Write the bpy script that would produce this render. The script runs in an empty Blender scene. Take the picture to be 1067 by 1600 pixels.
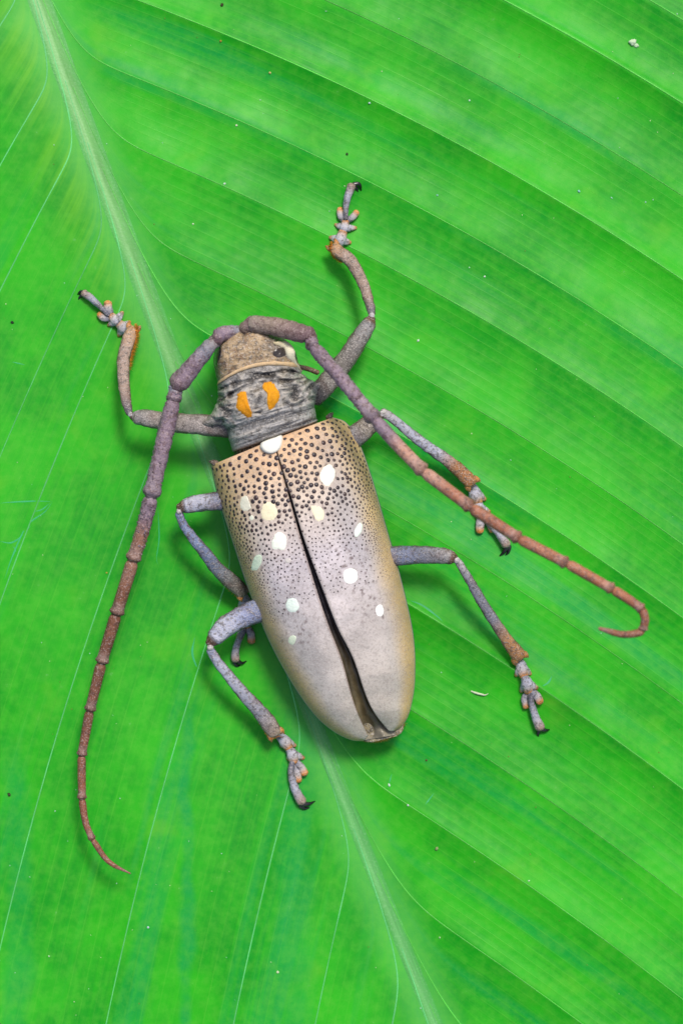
import bpy, math, random
import numpy as np
from mathutils import Vector, noise

random.seed(7)
rng = np.random.default_rng(7)
scene = bpy.context.scene
COL = scene.collection

# ------------------------------------------------------------------ camera
MM = 0.001
PXMM = 14.0            # photograph pixels per millimetre on the leaf
H = 300.0              # camera height above the leaf, mm
cam_d = bpy.data.cameras.new("camera")
cam = bpy.data.objects.new("camera", cam_d)
COL.objects.link(cam)
cam.location = (0, 0, H * MM)
cam_d.sensor_fit = 'VERTICAL'
cam_d.sensor_height = 36.0
cam_d.lens = 36.0 * H / (1600.0 / PXMM)
cam_d.clip_start = 0.01
cam_d.clip_end = 100.0
cam_d.dof.use_dof = True
cam_d.dof.focus_distance = (H - 5.0) * MM
cam_d.dof.aperture_fstop = 20.0
scene.camera = cam

# ------------------------------------------------------------------ light
SUN_EL, SUN_AZ = math.radians(60), math.radians(20)   # azimuth clockwise from +Y (top of the picture)
world = bpy.data.worlds.new("World")
scene.world = world
world.use_nodes = True
wn = world.node_tree
bg = wn.nodes['Background']
sky = wn.nodes.new('ShaderNodeTexSky')
sky.sky_type = 'NISHITA'
sky.sun_disc = False
sky.sun_elevation = SUN_EL
sky.sun_rotation = SUN_AZ
sky.air_density = 1.0
sky.dust_density = 3.5
sky.ozone_density = 1.0
wn.links.new(sky.outputs[0], bg.inputs[0])
bg.inputs[1].default_value = 0.13
sun_d = bpy.data.lights.new("sun", 'SUN')
sun = bpy.data.objects.new("sun", sun_d)
COL.objects.link(sun)
sd = Vector((math.sin(SUN_AZ) * math.cos(SUN_EL), math.cos(SUN_AZ) * math.cos(SUN_EL), math.sin(SUN_EL)))
sun.rotation_euler = sd.to_track_quat('Z', 'Y').to_euler()
sun.location = sd * 0.5
sun_d.energy = 2.6
sun_d.angle = math.radians(13)
sun_d.color = (1.0, 0.95, 0.87)
vs = scene.view_settings
vs.view_transform = 'Standard'
vs.look = 'None'
vs.gamma = 1.0
vs.exposure = 0.2

# ------------------------------------------------------------------ helpers
def P(px, py, z=0.0):
    """photograph pixel + height in mm -> mm position"""
    k = (H - z) / H
    return np.array([(px - 533.5) / PXMM * k, (800.0 - py) / PXMM * k, z])

def lin(c):
    c = np.asarray(c, float) / 255.0
    return np.where(c <= 0.04045, c / 12.92, ((c + 0.055) / 1.055) ** 2.4)

ALB = 0.80
def C(*rgb):
    return lin(rgb) * ALB

def interp(xs, ys, x):
    ys = np.asarray(ys, float)
    if ys.ndim == 1:
        return np.interp(x, xs, ys)
    return np.array([np.interp(x, xs, ys[:, k]) for k in range(ys.shape[1])]).T

def catmull(pts, n):
    """resample control rows through a Catmull-Rom spline, n points"""
    p = np.asarray(pts, float)
    if len(p) == 2:
        t = np.linspace(0, 1, n)[:, None]
        return p[0] * (1 - t) + p[1] * t
    q = np.vstack([2 * p[0] - p[1], p, 2 * p[-1] - p[-2]])
    seg = np.r_[0, np.cumsum(np.linalg.norm(np.diff(p[:, :2], axis=0), axis=1) + 1e-6)]
    out = []
    for x in np.linspace(0, seg[-1], n):
        i = min(np.searchsorted(seg, x, side='right') - 1, len(p) - 2)
        t = (x - seg[i]) / (seg[i + 1] - seg[i])
        a, b, c, d = q[i], q[i + 1], q[i + 2], q[i + 3]
        out.append(0.5 * ((2 * b) + (c - a) * t + (2 * a - 5 * b + 4 * c - d) * t * t + (3 * b - 3 * c + d - a) * t ** 3))
    return np.array(out)

def nz(x, y, z=0.0):
    return noise.noise(Vector((x, y, z)))

def fbm(x, y, z=0.0, o=4):
    s, a, f = 0.0, 1.0, 1.0
    for _ in range(o):
        s += a * noise.noise(Vector((x * f, y * f, z * f)))
        a *= 0.5; f *= 2.03
    return s

def sstep(a, b, x):
    t = np.clip((x - a) / (b - a), 0, 1)
    return t * t * (3 - 2 * t)

class MB:
    def __init__(s):
        s.v = []; s.f = []; s.c = []
    def add(s, v, f, c):
        o = len(s.v)
        s.v.extend([tuple(x) for x in v])
        s.f.extend([tuple(i + o for i in q) for q in f])
        c = np.asarray(c, float)
        if c.ndim == 1:
            c = np.tile(c, (len(v), 1))
        s.c.extend([tuple(x) for x in c])
    def grid(s, V, cols, closed=False):
        n, m = V.shape[:2]
        f = []
        for i in range(n - 1):
            for j in range(m if closed else m - 1):
                k = (j + 1) % m
                f.append((i * m + j, i * m + k, (i + 1) * m + k, (i + 1) * m + j))
        s.add(V.reshape(-1, 3), f, np.asarray(cols).reshape(-1, 3))
    def tube(s, pts, colors=(0.5, 0.5, 0.5), n=28, sides=16, flat=1.0, rough=0.0, rs=3.0, cap=True, seed=0.0, edge=None, square=0.0):
        """pts rows (px, py, z mm, radius px); colours one or a list spread along"""
        q = catmull(pts, n)
        q[:, 3] = np.maximum(q[:, 3], 0.15)
        cs = np.asarray(colors, float)
        if cs.ndim == 1:
            cs = cs[None]
        ts = np.linspace(0, 1, len(cs))
        pos = np.array([P(a, b, z) for a, b, z, r in q])
        rad = q[:, 3] / PXMM * (H - q[:, 2]) / H
        tan = np.gradient(pos, axis=0)
        tan /= np.linalg.norm(tan, axis=1)[:, None] + 1e-9
        P2, R2, T2, tt = list(pos), list(rad), list(tan), list(np.linspace(0, 1, n))
        if cap:
            for e in (0, -1):
                sg = -1 if e == 0 else 1
                for k, a in enumerate((0.45, 0.8, 0.97)):
                    w = math.sqrt(1 - a * a)
                    item = (pos[e] + sg * tan[e] * rad[e] * a * 0.75, rad[e] * w)
                    if e == 0:
                        P2.insert(0, item[0]); R2.insert(0, item[1]); T2.insert(0, tan[0]); tt.insert(0, 0.0)
                    else:
                        P2.append(item[0]); R2.append(item[1]); T2.append(tan[-1]); tt.append(1.0)
        rows = []; cc = []
        for p, r, t, u in zip(P2, R2, T2, tt):
            side = np.cross(t, (0, 0, 1.0))
            if np.linalg.norm(side) < 1e-3:
                side = np.array([1.0, 0, 0])
            side /= np.linalg.norm(side)
            up = np.cross(side, t)
            ring = []
            for k in range(sides):
                a = 2 * math.pi * k / sides
                rr = r * (1 + square * (1 / max(abs(math.cos(a)), abs(math.sin(a))) ** 0.8 - 1.15))
                if rough:
                    w = p + (side * math.cos(a) + up * math.sin(a)) * r
                    rr = rr + rough * fbm(w[0] * rs + seed, w[1] * rs, w[2] * rs, 3)
                ring.append(p + side * math.cos(a) * rr + up * math.sin(a) * rr * flat)
            rows.append(ring)
            c_ = interp(ts, cs, u) if len(cs) > 1 else cs[0]
            if edge is None:
                cc.append([c_] * sides)
            else:       # darker worn keels along both flanks
                row = []
                for k in range(sides):
                    a = 2 * math.pi * k / sides
                    w = ring[k]
                    t = float(sstep(0.80, 0.97, abs(math.cos(a)) + 0.22 * nz(w[0] * 1.1, w[1] * 1.1, w[2]))) * 0.75
                    t2 = 0.35 * float(sstep(0.1, 0.5, nz(w[0] * .8 + 5, w[1] * .8, seed)))
                    row.append((c_ * (1 - t) + edge * t) * (1 - t2) + edge * 1.4 * t2)
                cc.append(row)
        self_v = np.array(rows)
        s.grid(self_v, np.array(cc), closed=True)
        m = sides; o = len(s.v) - len(rows) * m
        s.f.append(tuple(o + k for k in range(m))[::-1])
        s.f.append(tuple(o + (len(rows) - 1) * m + k for k in range(m)))
    def ball(s, c, r, col, n=10, m=16, rot=0.0, rough=0.0):
        rows = []
        cr, sr = math.cos(rot), math.sin(rot)
        for i in range(n + 1):
            th = math.pi * i / n
            ring = []
            for k in range(m):
                a = 2 * math.pi * k / m
                x, y, z = r[0] * math.sin(th) * math.cos(a), r[1] * math.sin(th) * math.sin(a), r[2] * math.cos(th)
                w = 1 + rough * nz(x * 4 + c[0], y * 4 + c[1], z * 4)
                ring.append((c[0] + (x * cr - y * sr) * w, c[1] + (x * sr + y * cr) * w, c[2] + z * w))
            rows.append(ring)
        s.grid(np.array(rows), np.tile(np.asarray(col, float), (n + 1, m, 1)), closed=True)
    def build(s, name, mat, parent=None, smooth=True, kind=None):
        me = bpy.data.meshes.new(name)
        me.from_pydata([tuple(c * MM for c in v) for v in s.v], [], s.f)
        ca = me.color_attributes.new("col", 'FLOAT_COLOR', 'POINT')
        arr = np.ones((len(s.v), 4), np.float32)
        arr[:, :3] = np.clip(np.asarray(s.c), 0, 1)
        ca.data.foreach_set("color", arr.ravel())
        if smooth:
            me.polygons.foreach_set("use_smooth", np.ones(len(me.polygons), bool))
        me.materials.append(mat)
        me.update()
        return link(name, me, parent, kind)

def link(name, me, parent=None, kind=None):
    o = bpy.data.objects.new(name, me)
    COL.objects.link(o)
    if parent is not None:
        o.parent = parent
        p = parent
        while p.parent is not None:
            p = p.parent
        if parent is p:
            o.matrix_parent_inverse.translation = -p.location
    if kind:
        o["kind"] = kind
    return o

def tag(o, label, cat, group=None):
    o["label"] = label; o["category"] = cat
    if group:
        o["group"] = group

# ------------------------------------------------------------------ materials
def new_mat(name):
    m = bpy.data.materials.new(name); m.use_nodes = True
    nt = m.node_tree
    return m, nt, nt.nodes['Principled BSDF']

class NT:
    def __init__(s, nt): s.nt = nt
    def n(s, typ, **kw):
        x = s.nt.nodes.new('ShaderNode' + typ)
        for k, v in kw.items(): setattr(x, k, v)
        return x
    def put(s, sock, v):
        if hasattr(v, 'links') or hasattr(v, 'is_linked'):
            s.nt.links.new(v, sock)
        else:
            sock.default_value = v
    def math(s, op, a, b=0.0, c=0.0, clamp=False):
        x = s.n('Math', operation=op, use_clamp=clamp)
        s.put(x.inputs[0], a); s.put(x.inputs[1], b); s.put(x.inputs[2], c)
        return x.outputs[0]
    def mix(s, f, a, b, bt='MIX'):
        x = s.n('Mix', data_type='RGBA', blend_type=bt)
        s.put(x.inputs[0], f)
        s.put(x.inputs[6], a if hasattr(a, 'is_linked') else (*a, 1.0))
        s.put(x.inputs[7], b if hasattr(b, 'is_linked') else (*b, 1.0))
        return x.outputs[2]
    def ramp(s, f, a, b, lo=0.0, hi=1.0):
        x = s.n('MapRange', interpolation_type='SMOOTHSTEP')
        s.put(x.inputs[0], f); s.put(x.inputs[1], a); s.put(x.inputs[2], b); s.put(x.inputs[3], lo); s.put(x.inputs[4], hi)
        return x.outputs[0]
    def noise(s, vec, scale, detail=3.0, rough=0.5, dist=0.0):
        x = s.n('TexNoise')
        s.put(x.inputs['Vector'], vec); x.inputs['Scale'].default_value = scale
        x.inputs['Detail'].default_value = detail; x.inputs['Roughness'].default_value = rough
        x.inputs['Distortion'].default_value = dist
        return x.outputs['Fac']
    def attr(s, name):
        return s.n('Attribute', attribute_name=name)
    def bump(s, h, dist, strength=1.0, normal=None):
        x = s.n('Bump'); x.inputs['Strength'].default_value = strength; x.inputs['Distance'].default_value = dist
        s.put(x.inputs['Height'], h)
        if normal is not None: s.put(x.inputs['Normal'], normal)
        return x.outputs[0]

def chitin(name, speck=0.5, dark=(0.10, 0.08, 0.07), pale=(0.55, 0.52, 0.50), rough=0.5, spec=0.35, bump=0.00006, scale=3200, pits=0.35):
    m, nt, b = new_mat(name); g = NT(nt)
    col = g.attr('col').outputs['Color']
    co = g.n('TexCoord').outputs['Object']
    f1 = g.noise(co, scale, 3, 0.6)
    f2 = g.noise(co, scale * 2.6, 2, 0.5)
    f3 = g.noise(co, scale * 0.22, 3, 0.55)
    c1 = g.mix(g.math('MULTIPLY', g.ramp(f1, 0.50, 0.62), speck), col, dark)
    c2 = g.mix(g.math('MULTIPLY', g.ramp(f2, 0.53, 0.66), speck * 0.75), c1, pale)
    c3 = g.mix(g.ramp(f3, 0.3, 0.75, 0.0, pits), c2, c2, 'MULTIPLY')
    nt.links.new(c3, b.inputs['Base Color'])
    hh = g.math('ADD', g.math('MULTIPLY', f1, 1.0), g.math('MULTIPLY', f2, 0.5))
    nt.links.new(g.bump(hh, bump, 0.9), b.inputs['Normal'])
    b.inputs['Roughness'].default_value = rough
    b.inputs['Specular IOR Level'].default_value = spec
    return m

M_limb = chitin('leg_chitin', 0.68, dark=(0.085, 0.07, 0.06), pale=(0.56, 0.50, 0.46), rough=0.48, spec=0.4, bump=0.00013, scale=3000)
M_ant = chitin('antenna_chitin', 0.6, dark=(0.09, 0.045, 0.04), pale=(0.46, 0.36, 0.34), rough=0.55, bump=0.00014, scale=2100)
M_body = chitin('body_chitin', 0.65, dark=(0.07, 0.06, 0.05), pale=(0.6, 0.55, 0.5), rough=0.5, spec=0.4, bump=0.00014, scale=2100)
M_ely = chitin('elytron_velvet', 0.38, dark=(0.24, 0.20, 0.18), pale=(0.70, 0.66, 0.64), rough=0.6, spec=0.3, bump=0.00005, scale=3500, pits=0.12)
M_gran = chitin('granule_black', 0.1, rough=0.3, spec=0.5, bump=0.00001)
M_spot = chitin('white_scale', 0.12, dark=(0.5, 0.5, 0.42), pale=(0.85, 0.85, 0.8), rough=0.8, spec=0.1, bump=0.00006, scale=3000, pits=0.05)
M_orange = chitin('orange_scale', 0.3, dark=(0.45, 0.16, 0.01), pale=(0.85, 0.5, 0.12), rough=0.8, spec=0.1, bump=0.00008, scale=3000, pits=0.15)
M_hair = chitin('orange_hair', 0.0, rough=0.6, spec=0.2, bump=0.00001)
M_black = chitin('black_claw', 0.0, rough=0.25, spec=0.6, bump=0.00001)
M_wing = chitin('folded_wing_membrane', 0.06, dark=(0.03, 0.025, 0.02), pale=(0.2, 0.18, 0.12), rough=0.35, spec=0.5, bump=0.00008, scale=1500)
M_dust = chitin('pale_dust', 0.1, rough=0.8, spec=0.1, bump=0.00002)

# ------------------------------------------------------------------ leaf
MIDC = [-7.3941284293526905e-09, 3.294965440387726e-05, 0.35163418827968373, 61.68061961544498]
_ys = np.linspace(-2600, 3600, 24801)
_sl = np.polyval(np.polyder(MIDC), np.clip(_ys, -60, 1660))
_dy = _ys[1] - _ys[0]
_xs = np.cumsum(_sl) * _dy
_i0 = int(np.argmin(abs(_ys)))
_xs += np.polyval(MIDC, 0) - _xs[_i0]
_ss = np.cumsum(np.hypot(1, _sl)) * _dy
_ss -= _ss[_i0]

def mid_frame(s):
    x = np.interp(s, _ss, _xs); y = np.interp(s, _ss, _ys); m = np.interp(s, _ss, _sl)
    k = np.hypot(1, m)
    return x, y, 1.0 / k, -m / k        # point, unit normal to the right (px space: +x)

GP = {1: (0.796, 0.344, 0.393, 320.4, 14.0), -1: (0.775, 0.182, 0.434, 362.6, 8.0)}
MAJ = {1: [-1700, -1520, -1340, -1180, -1020, -900, -780, -658, -520, -386, -242, -108, 62, 195, 355, 519, 735, 943, 1160, 1380, 1600, 1800, 2000, 2200],
       -1: [-1700, -1550, -1400, -1250, -1100, -960, -820, -680, -540, -400, -261, -149, -16, 88, 280, 536, 830, 1034, 1238, 1440, 1650, 1850, 2050, 2200]}
WGT = {1: {355: 0.35, 735: 0.4, -520: 0.5, 62: 0.7, -658: 1.5, -386: 1.35}, -1: {-16: 0.5, 1034: 0.6}}

def s_of(side, phi, d):
    a, b, c, L, w = GP[side]
    return (phi + a * d + (b - c) * d * d / 1000 + L * (1 - np.exp(-d / w))) / (1 - c * d / 1000)

def phi_of(side, s, d):
    a, b, c, L, w = GP[side]
    return s - (a * d + b * d * d / 1000 + c * (s - d) * d / 1000 + L * (1 - np.exp(-d / w)))

def vein_coord(side, phi):
    return np.interp(phi, MAJ[side], np.arange(len(MAJ[side])))

def leaf_h(side, phi, d, x, y):
    """height in mm of the blade; catenary hollows hung between the vein ridges"""
    m = MAJ[side]
    vc = vein_coord(side, phi)
    k = np.clip(np.floor(vc).astype(int), 0, len(m) - 2)
    f = vc - k
    wts = np.array([WGT[side].get(q, 1.0) for q in m])
    pitch = np.array([m[i + 1] - m[i] for i in range(len(m) - 1)])[k]
    hol = 4 * (f - 0.5) ** 2
    amp = 0.0052 * np.minimum(pitch, 260) * sstep(10, 130, d) * (0.75 + 0.25 * np.sin(0.9 * k + side))
    amp = amp * (1.0 if side > 0 else 0.55)
    wt = wts[k] * (1 - f) + wts[k + 1] * f
    z = amp * (hol * wt - 0.6)
    z = z + 0.012 * np.cos(vc * 2 * np.pi * 8) * sstep(30, 160, d)
    z = z + 1.1 * (1 - np.exp(-d / 130.0)) - 1.1
    z = z + 0.45 * np.sin(x / 210.0 + 0.7) * np.sin(y / 260.0 + 0.4) + 0.25 * np.sin(x / 95.0 - y / 140.0 + 2.0)
    return z

def to_sd(px, py):
    d2 = (_xs - px) ** 2 + (_ys - py) ** 2
    i = int(d2.argmin())
    side = 1 if px > _xs[i] else -1
    return side, _ss[i], math.sqrt(d2[i])

def leafz(px, py):
    side, s, d = to_sd(px, py)
    return float(leaf_h(side, np.array(phi_of(side, s, d)), np.array(d), px, py))

leaf_root = bpy.data.objects.new('broad_leaf', None)
COL.objects.link(leaf_root)
leaf_root.empty_display_size = 0.01
tag(leaf_root, 'large bright green leaf with pale midrib and pleated side veins under the beetle', 'leaf')

def leaf_material():
    m, nt, b = new_mat('leaf_green'); g = NT(nt)
    vc = g.attr('vein').outputs['Fac']; phi = g.attr('phi').outputs['Fac']; d = g.attr('dist').outputs['Fac']
    ad = g.math('ABSOLUTE', d)
    cx = g.n('CombineXYZ'); g.put(cx.inputs[0], g.math('MULTIPLY', phi, 0.011)); g.put(cx.inputs[1], g.math('MULTIPLY', d, 0.0016)); g.put(cx.inputs[2], g.math('SIGN', d))
    st = cx.outputs[0]
    cx2 = g.n('CombineXYZ'); g.put(cx2.inputs[0], g.math('MULTIPLY', phi, 0.05)); g.put(cx2.inputs[1], g.math('MULTIPLY', d, 0.004)); g.put(cx2.inputs[2], g.math('SIGN', d))
    st2 = cx2.outputs[0]
    co = g.n('TexCoord').outputs['Object']
    nA = g.noise(st, 1.0, 3, 0.55); nB = g.noise(st2, 1.0, 4, 0.6)
    nC = g.noise(co, 60, 4, 0.6); nD = g.noise(co, 900, 4, 0.65); nE = g.noise(co, 160, 3, 0.6)
    g1 = tuple(lin((3, 150, 20)) * 0.74); g2 = tuple(lin((44, 184, 20)) * 0.74); teal = tuple(lin((0, 158, 70)) * 0.74)
    yel = tuple(lin((112, 192, 40)) * 0.74); pale = tuple(lin((120, 196, 110)) * 0.74)
    col = g.mix(g.ramp(nC, 0.36, 0.64), g1, g2)
    col = g.mix(g.ramp(nB, 0.45, 0.75, 0.0, 0.5), col, g2)
    col = g.mix(g.ramp(nA, 0.52, 0.70, 0.0, 0.7), col, teal)
    # blotchy yellowing
    col = g.mix(g.math('MULTIPLY', g.ramp(nE, 0.56, 0.76), g.ramp(nC, 0.40, 0.62, 0.0, 0.5)), col, yel)
    # paler flesh beside the midrib, mostly on its narrow side near the stalk
    yl = g.math('MULTIPLY', g.ramp(g.math('MULTIPLY', d, -1.0), 8.0, 30.0), g.ramp(g.math('MULTIPLY', d, -1.0), 130.0, 40.0))
    stalk = g.ramp(phi, 420.0, -150.0)
    col = g.mix(g.math('MULTIPLY', g.math('MULTIPLY', yl, stalk), g.ramp(nB, 0.35, 0.7, 0.1, 0.75)), col, yel)
    col = g.mix(g.ramp(g.math('ADD', ad, g.math('MULTIPLY', g.math('SUBTRACT', nB, 0.5), 26.0)), 62.0, 10.0, 0.0, 0.6), col, tuple(lin((92, 192, 84)) * 0.74))
    # minor veins
    w8 = g.math('PINGPONG', g.math('MULTIPLY', vc, 8.0), 0.5)
    minor = g.ramp(w8, 0.07, 0.0)
    minor = g.math('MULTIPLY', minor, g.ramp(ad, 30.0, 110.0))
    minor = g.math('MULTIPLY', minor, g.ramp(nB, 0.30, 0.65, 0.18, 0.75))
    vl = tuple(lin((108, 200, 62)) * 0.74)
    col = g.mix(g.math('MULTIPLY', minor, 0.32), col, vl)
    cx3 = g.n('CombineXYZ'); g.put(cx3.inputs[0], g.math('MULTIPLY', vc, 26.0)); g.put(cx3.inputs[1], g.math('MULTIPLY', d, 0.006)); g.put(cx3.inputs[2], g.math('SIGN', d))
    fib = g.noise(cx3.outputs[0], 1.0, 3, 0.6)
    col = g.mix(g.math('MULTIPLY', g.ramp(fib, 0.40, 0.68, 0.0, 0.3), g.ramp(ad, 40.0, 140.0)), col, g2)
    col = g.mix(g.math('MULTIPLY', g.ramp(fib, 0.45, 0.28, 0.0, 0.28), g.ramp(ad, 40.0, 140.0)), col, g1)
    # bluish rubbed streaks on the narrow half
    sx = g.n('SeparateXYZ'); g.put(sx.inputs[0], co)
    nF = g.noise(co, 260, 3, 0.6)
    for x0, w0, y0, y1, am in ((-0.0174, 0.0011, -0.014, -0.030, 0.75), (-0.0362, 0.0022, -0.022, -0.034, 0.5), (-0.0052, 0.0030, -0.016, -0.026, 0.45)):
        wob = g.math('ADD', sx.outputs[0], g.math('MULTIPLY', g.math('SUBTRACT', g.noise(co, 90, 2, 0.5), 0.5), 0.004))
        dst = g.math('ABSOLUTE', g.math('SUBTRACT', wob, x0))
        k = g.math('MULTIPLY', g.ramp(dst, w0, w0 * 0.15), g.ramp(sx.outputs[1], y0, y1))
        k = g.math('MULTIPLY', k, g.ramp(nF, 0.30, 0.60, 0.25, am))
        col = g.mix(k, col, teal)
    # grain of single cells, little pale flecks
    col = g.mix(g.ramp(nD, 0.35, 0.70, 0.0, 0.22), col, vl)
    col = g.mix(g.ramp(nD, 0.68, 0.80, 0.0, 0.55), col, pale)
    nt.links.new(col, b.inputs['Base Color'])
    h = g.math('ADD', g.math('MULTIPLY', minor, 0.35), g.math('MULTIPLY', nD, 0.5))
    h = g.math('ADD', h, g.math('MULTIPLY', fib, 0.3))
    nt.links.new(g.bump(h, 0.00005, 0.6), b.inputs['Normal'])
    g.put(b.inputs['Roughness'], g.ramp(nE, 0.3, 0.7, 0.44, 0.6))
    b.inputs['Specular IOR Level'].default_value = 0.2
    return m

M_leaf = leaf_material()

def flat_mat(name, rgb, rough=0.5, spec=0.3, nscale=600, var=0.25, alt=(0.3, 0.6, 0.3)):
    m, nt, b = new_mat(name); g = NT(nt)
    co = g.n('TexCoord').outputs['Object']
    f = g.noise(co, nscale, 4, 0.6)
    nt.links.new(g.mix(g.ramp(f, 0.35, 0.7, 0.0, var), tuple(rgb), alt), b.inputs['Base Color'])
    b.inputs['Roughness'].default_value = rough; b.inputs['Specular IOR Level'].default_value = spec
    return m

def leaf_halves():
    V = []; F = []; A = {'vein': [], 'phi': [], 'dist': []}
    cols = 1150.0 * (np.linspace(0, 1, 74) ** 2.1)
    for side in (1, -1):
        base = np.arange(-1660, 2190, 6.0)
        rows = np.unique(np.r_[base[[np.abs(np.array(MAJ[side]) - q).min() > 3 for q in base]], [q for q in MAJ[side] if -1660 < q < 2190]])
        o = len(V)
        for phi in rows:
            tp = float(sstep(-1700, -1150, phi) * sstep(2230, 1750, phi))
            for d0 in cols:
                d = d0 * max(tp, 0.04)
                s = s_of(side, phi, d)
                x, y, nx, ny = mid_frame(s)
                X, Y = x + side * d * nx, y + side * d * ny
                V.append((X, Y, side, phi, d))
        n, m = len(rows), len(cols)
        for i in range(n - 1):
            for j in range(m - 1):
                q = (o + i * m + j, o + i * m + j + 1, o + (i + 1) * m + j + 1, o + (i + 1) * m + j)
                F.append(q if side < 0 else q[::-1])
    V = np.array(V)
    z = np.zeros(len(V)); vc = np.zeros(len(V))
    for side in (1, -1):
        k = V[:, 2] == side
        z[k] = leaf_h(side, V[k, 3], V[k, 4], V[k, 0], V[k, 1])
        vc[k] = vein_coord(side, V[k, 3]) + (0 if side > 0 else 40)
    W = np.stack([(V[:, 0] - 533.5) / PXMM, (800 - V[:, 1]) / PXMM, z], 1) * MM
    me = bpy.data.meshes.new('blade')
    me.from_pydata(W.tolist(), [], F)
    for nme, arr in (('vein', vc), ('phi', V[:, 3]), ('dist', V[:, 4] * V[:, 2])):
        at = me.attributes.new(nme, 'FLOAT', 'POINT')
        at.data.foreach_set('value', arr.astype(np.float32))
    me.polygons.foreach_set("use_smooth", np.ones(len(me.polygons), bool))
    me.materials.append(M_leaf)
    me.update()
    o = link('blade', me, leaf_root)
    sm = o.modifiers.new('thickness', 'SOLIDIFY'); sm.thickness = 0.0003; sm.offset = -1.0
    return o

leaf_halves()

def midrib():
    ss = np.arange(-1400, 3000, 8.0)
    q = np.linspace(-1, 1, 19)
    rows = []; cc = []
    core_t = lin((130, 204, 112)) * 0.74; core_b = lin((112, 200, 108)) * 0.74; edge = lin((74, 186, 74)) * 0.74
    for s in ss:
        w = np.interp(s, [-1400, 0, 600, 1300, 1700, 3000], [26, 20, 18, 13, 13, 6])
        x, y, nx, ny = mid_frame(s)
        r = []; c = []
        k = sstep(100, 1300, s)
        for u in q:
            X, Y = x + u * w * nx, y + u * w * ny
            sd_ = 1 if u >= 0 else -1
            z0 = float(leaf_h(sd_, np.array(phi_of(sd_, s, abs(u) * w)), np.array(abs(u) * w), X, Y))
            prof = 0.08 * (1 - u * u) - 0.015 - 0.035 * math.exp(-(u / 0.4) ** 2)
            r.append(((X - 533.5) / PXMM, (800 - Y) / PXMM, z0 + prof))
            t = float(sstep(1.0, 0.15, abs(u)))
            fib = 0.85 + 0.25 * nz(u * 9, s * 0.012, 3.0)
            c.append((edge * (1 - t) + (core_t * (1 - k) + core_b * k) * t) * fib)
        rows.append(r); cc.append(c)
    mb = MB(); mb.grid(np.array(rows), np.array(cc))
    return mb.build('midrib', M_midrib, leaf_root)

M_midrib = chitin('midrib_pale', 0.10, dark=(0.08, 0.40, 0.08), pale=(0.5, 0.7, 0.5), rough=0.45, spec=0.35, bump=0.00003, scale=1800, pits=0.1)
midrib()

def vein(side, phi, wt):
    mb = MB()
    rows = []; cc = []
    ds = np.r_[np.linspace(4, 60, 20), np.linspace(66, 1130, 130)]
    tp = float(sstep(-1700, -1150, phi) * sstep(2230, 1750, phi))
    for d in ds * max(tp, 0.04):
        s = s_of(side, phi, d); x, y, nx, ny = mid_frame(s)
        rows.append((x + side * d * nx, y + side * d * ny, d))
    rows = np.array(rows)
    tg = np.gradient(rows[:, :2], axis=0); tg /= np.linalg.norm(tg, axis=1)[:, None]
    base = lin((88, 198, 66)) if side > 0 else lin((100, 204, 120))
    V = []; K = []
    for (x, y, d), (tx, ty) in zip(rows, tg):
        w = (0.85 if side > 0 else 0.95) * (0.75 + 0.35 * wt) * (1.25 if d < 80 else 1.0) * (1.0 + 0.25 * nz(x * 0.02, y * 0.02, phi))
        r = []; c = []
        for u in (-1, -0.45, 0.45, 1):
            X, Y = x - ty * u * w, y + tx * u * w
            dd = math.hypot(0, d)
            z0 = float(leaf_h(side, np.array(float(phi)), np.array(d), x, y))
            r.append(((X - 533.5) / PXMM, (800 - Y) / PXMM, z0 + (0.045 if abs(u) < 0.9 else -0.05)))
            c.append(base * 0.84 * (0.62 + 0.3 * wt + 0.35 * nz(x * 0.012, y * 0.012, phi * 0.3)))
        V.append(r); K.append(c)
    mb.grid(np.array(V), np.array(K))
    return mb.build('vein', M_midrib, leaf_root)

for side in (1, -1):
    for phi in MAJ[side]:
        if -1000 < phi < 1700:
            vein(side, phi, WGT[side].get(phi, 1.0))

# old pale scratches and rubbed streaks in the leaf skin
M_scr = flat_mat('leaf_scar', lin((54, 184, 116)) * 0.74, 0.5, 0.3, 900, 0.5, tuple(lin((30, 170, 90)) * 0.74))
def scratch(pts, w):
    q = catmull([(a, b) for a, b in pts], 24)
    tg = np.gradient(q, axis=0); tg /= np.linalg.norm(tg, axis=1)[:, None] + 1e-9
    V = []
    for i, ((x, y), (tx, ty)) in enumerate(zip(q, tg)):
        ww = w * math.sin(math.pi * (i + 0.4) / (len(q) - 0.2)) * (0.7 + 0.6 * abs(nz(x * 0.11, y * 0.11, w)))
        V.append([P(x - ty * ww * u, y + tx * ww * u, 0)[:2].tolist() + [leafz(x - ty * ww * u, y + tx * ww * u) + (0.02 if u == 0 else 0.006)] for u in (-1, 0, 1)])
    mb = MB(); mb.grid(np.array(V), np.full((len(q), 3, 3), 0.5))
    mb.build('scratch', M_scr, leaf_root)
for pts, w in [([(0, 846), (18, 848), (34, 838), (48, 822)], 1.4), ([(0, 786), (30, 784), (60, 783), (82, 784)], 1.2),
               ([(82, 784), (70, 800), (46, 818), (30, 846), (16, 880), (8, 905)], 1.5), ([(52, 800), (66, 796), (78, 786)], 1.0),
               ([(20, 852), (26, 866), (16, 890)], 1.2), ([(246, 790), (248, 840), (244, 872), (247, 884)], 0.9),
               ([(304, 996), (300, 1020), (306, 1040), (312, 1046)], 1.8), 
               ([(640, 938), (660, 946), (684, 964), (692, 972)], 1.7), ([(608, 1225), (612, 1210)], 0.8), ([(664, 1258), (678, 1240)], 1.0),
               ([(846, 1072), (856, 1066), (862, 1056)], 1.6), ([(18, 565), (40, 570)], 0.9)]:
    scratch(pts, w)

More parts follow.
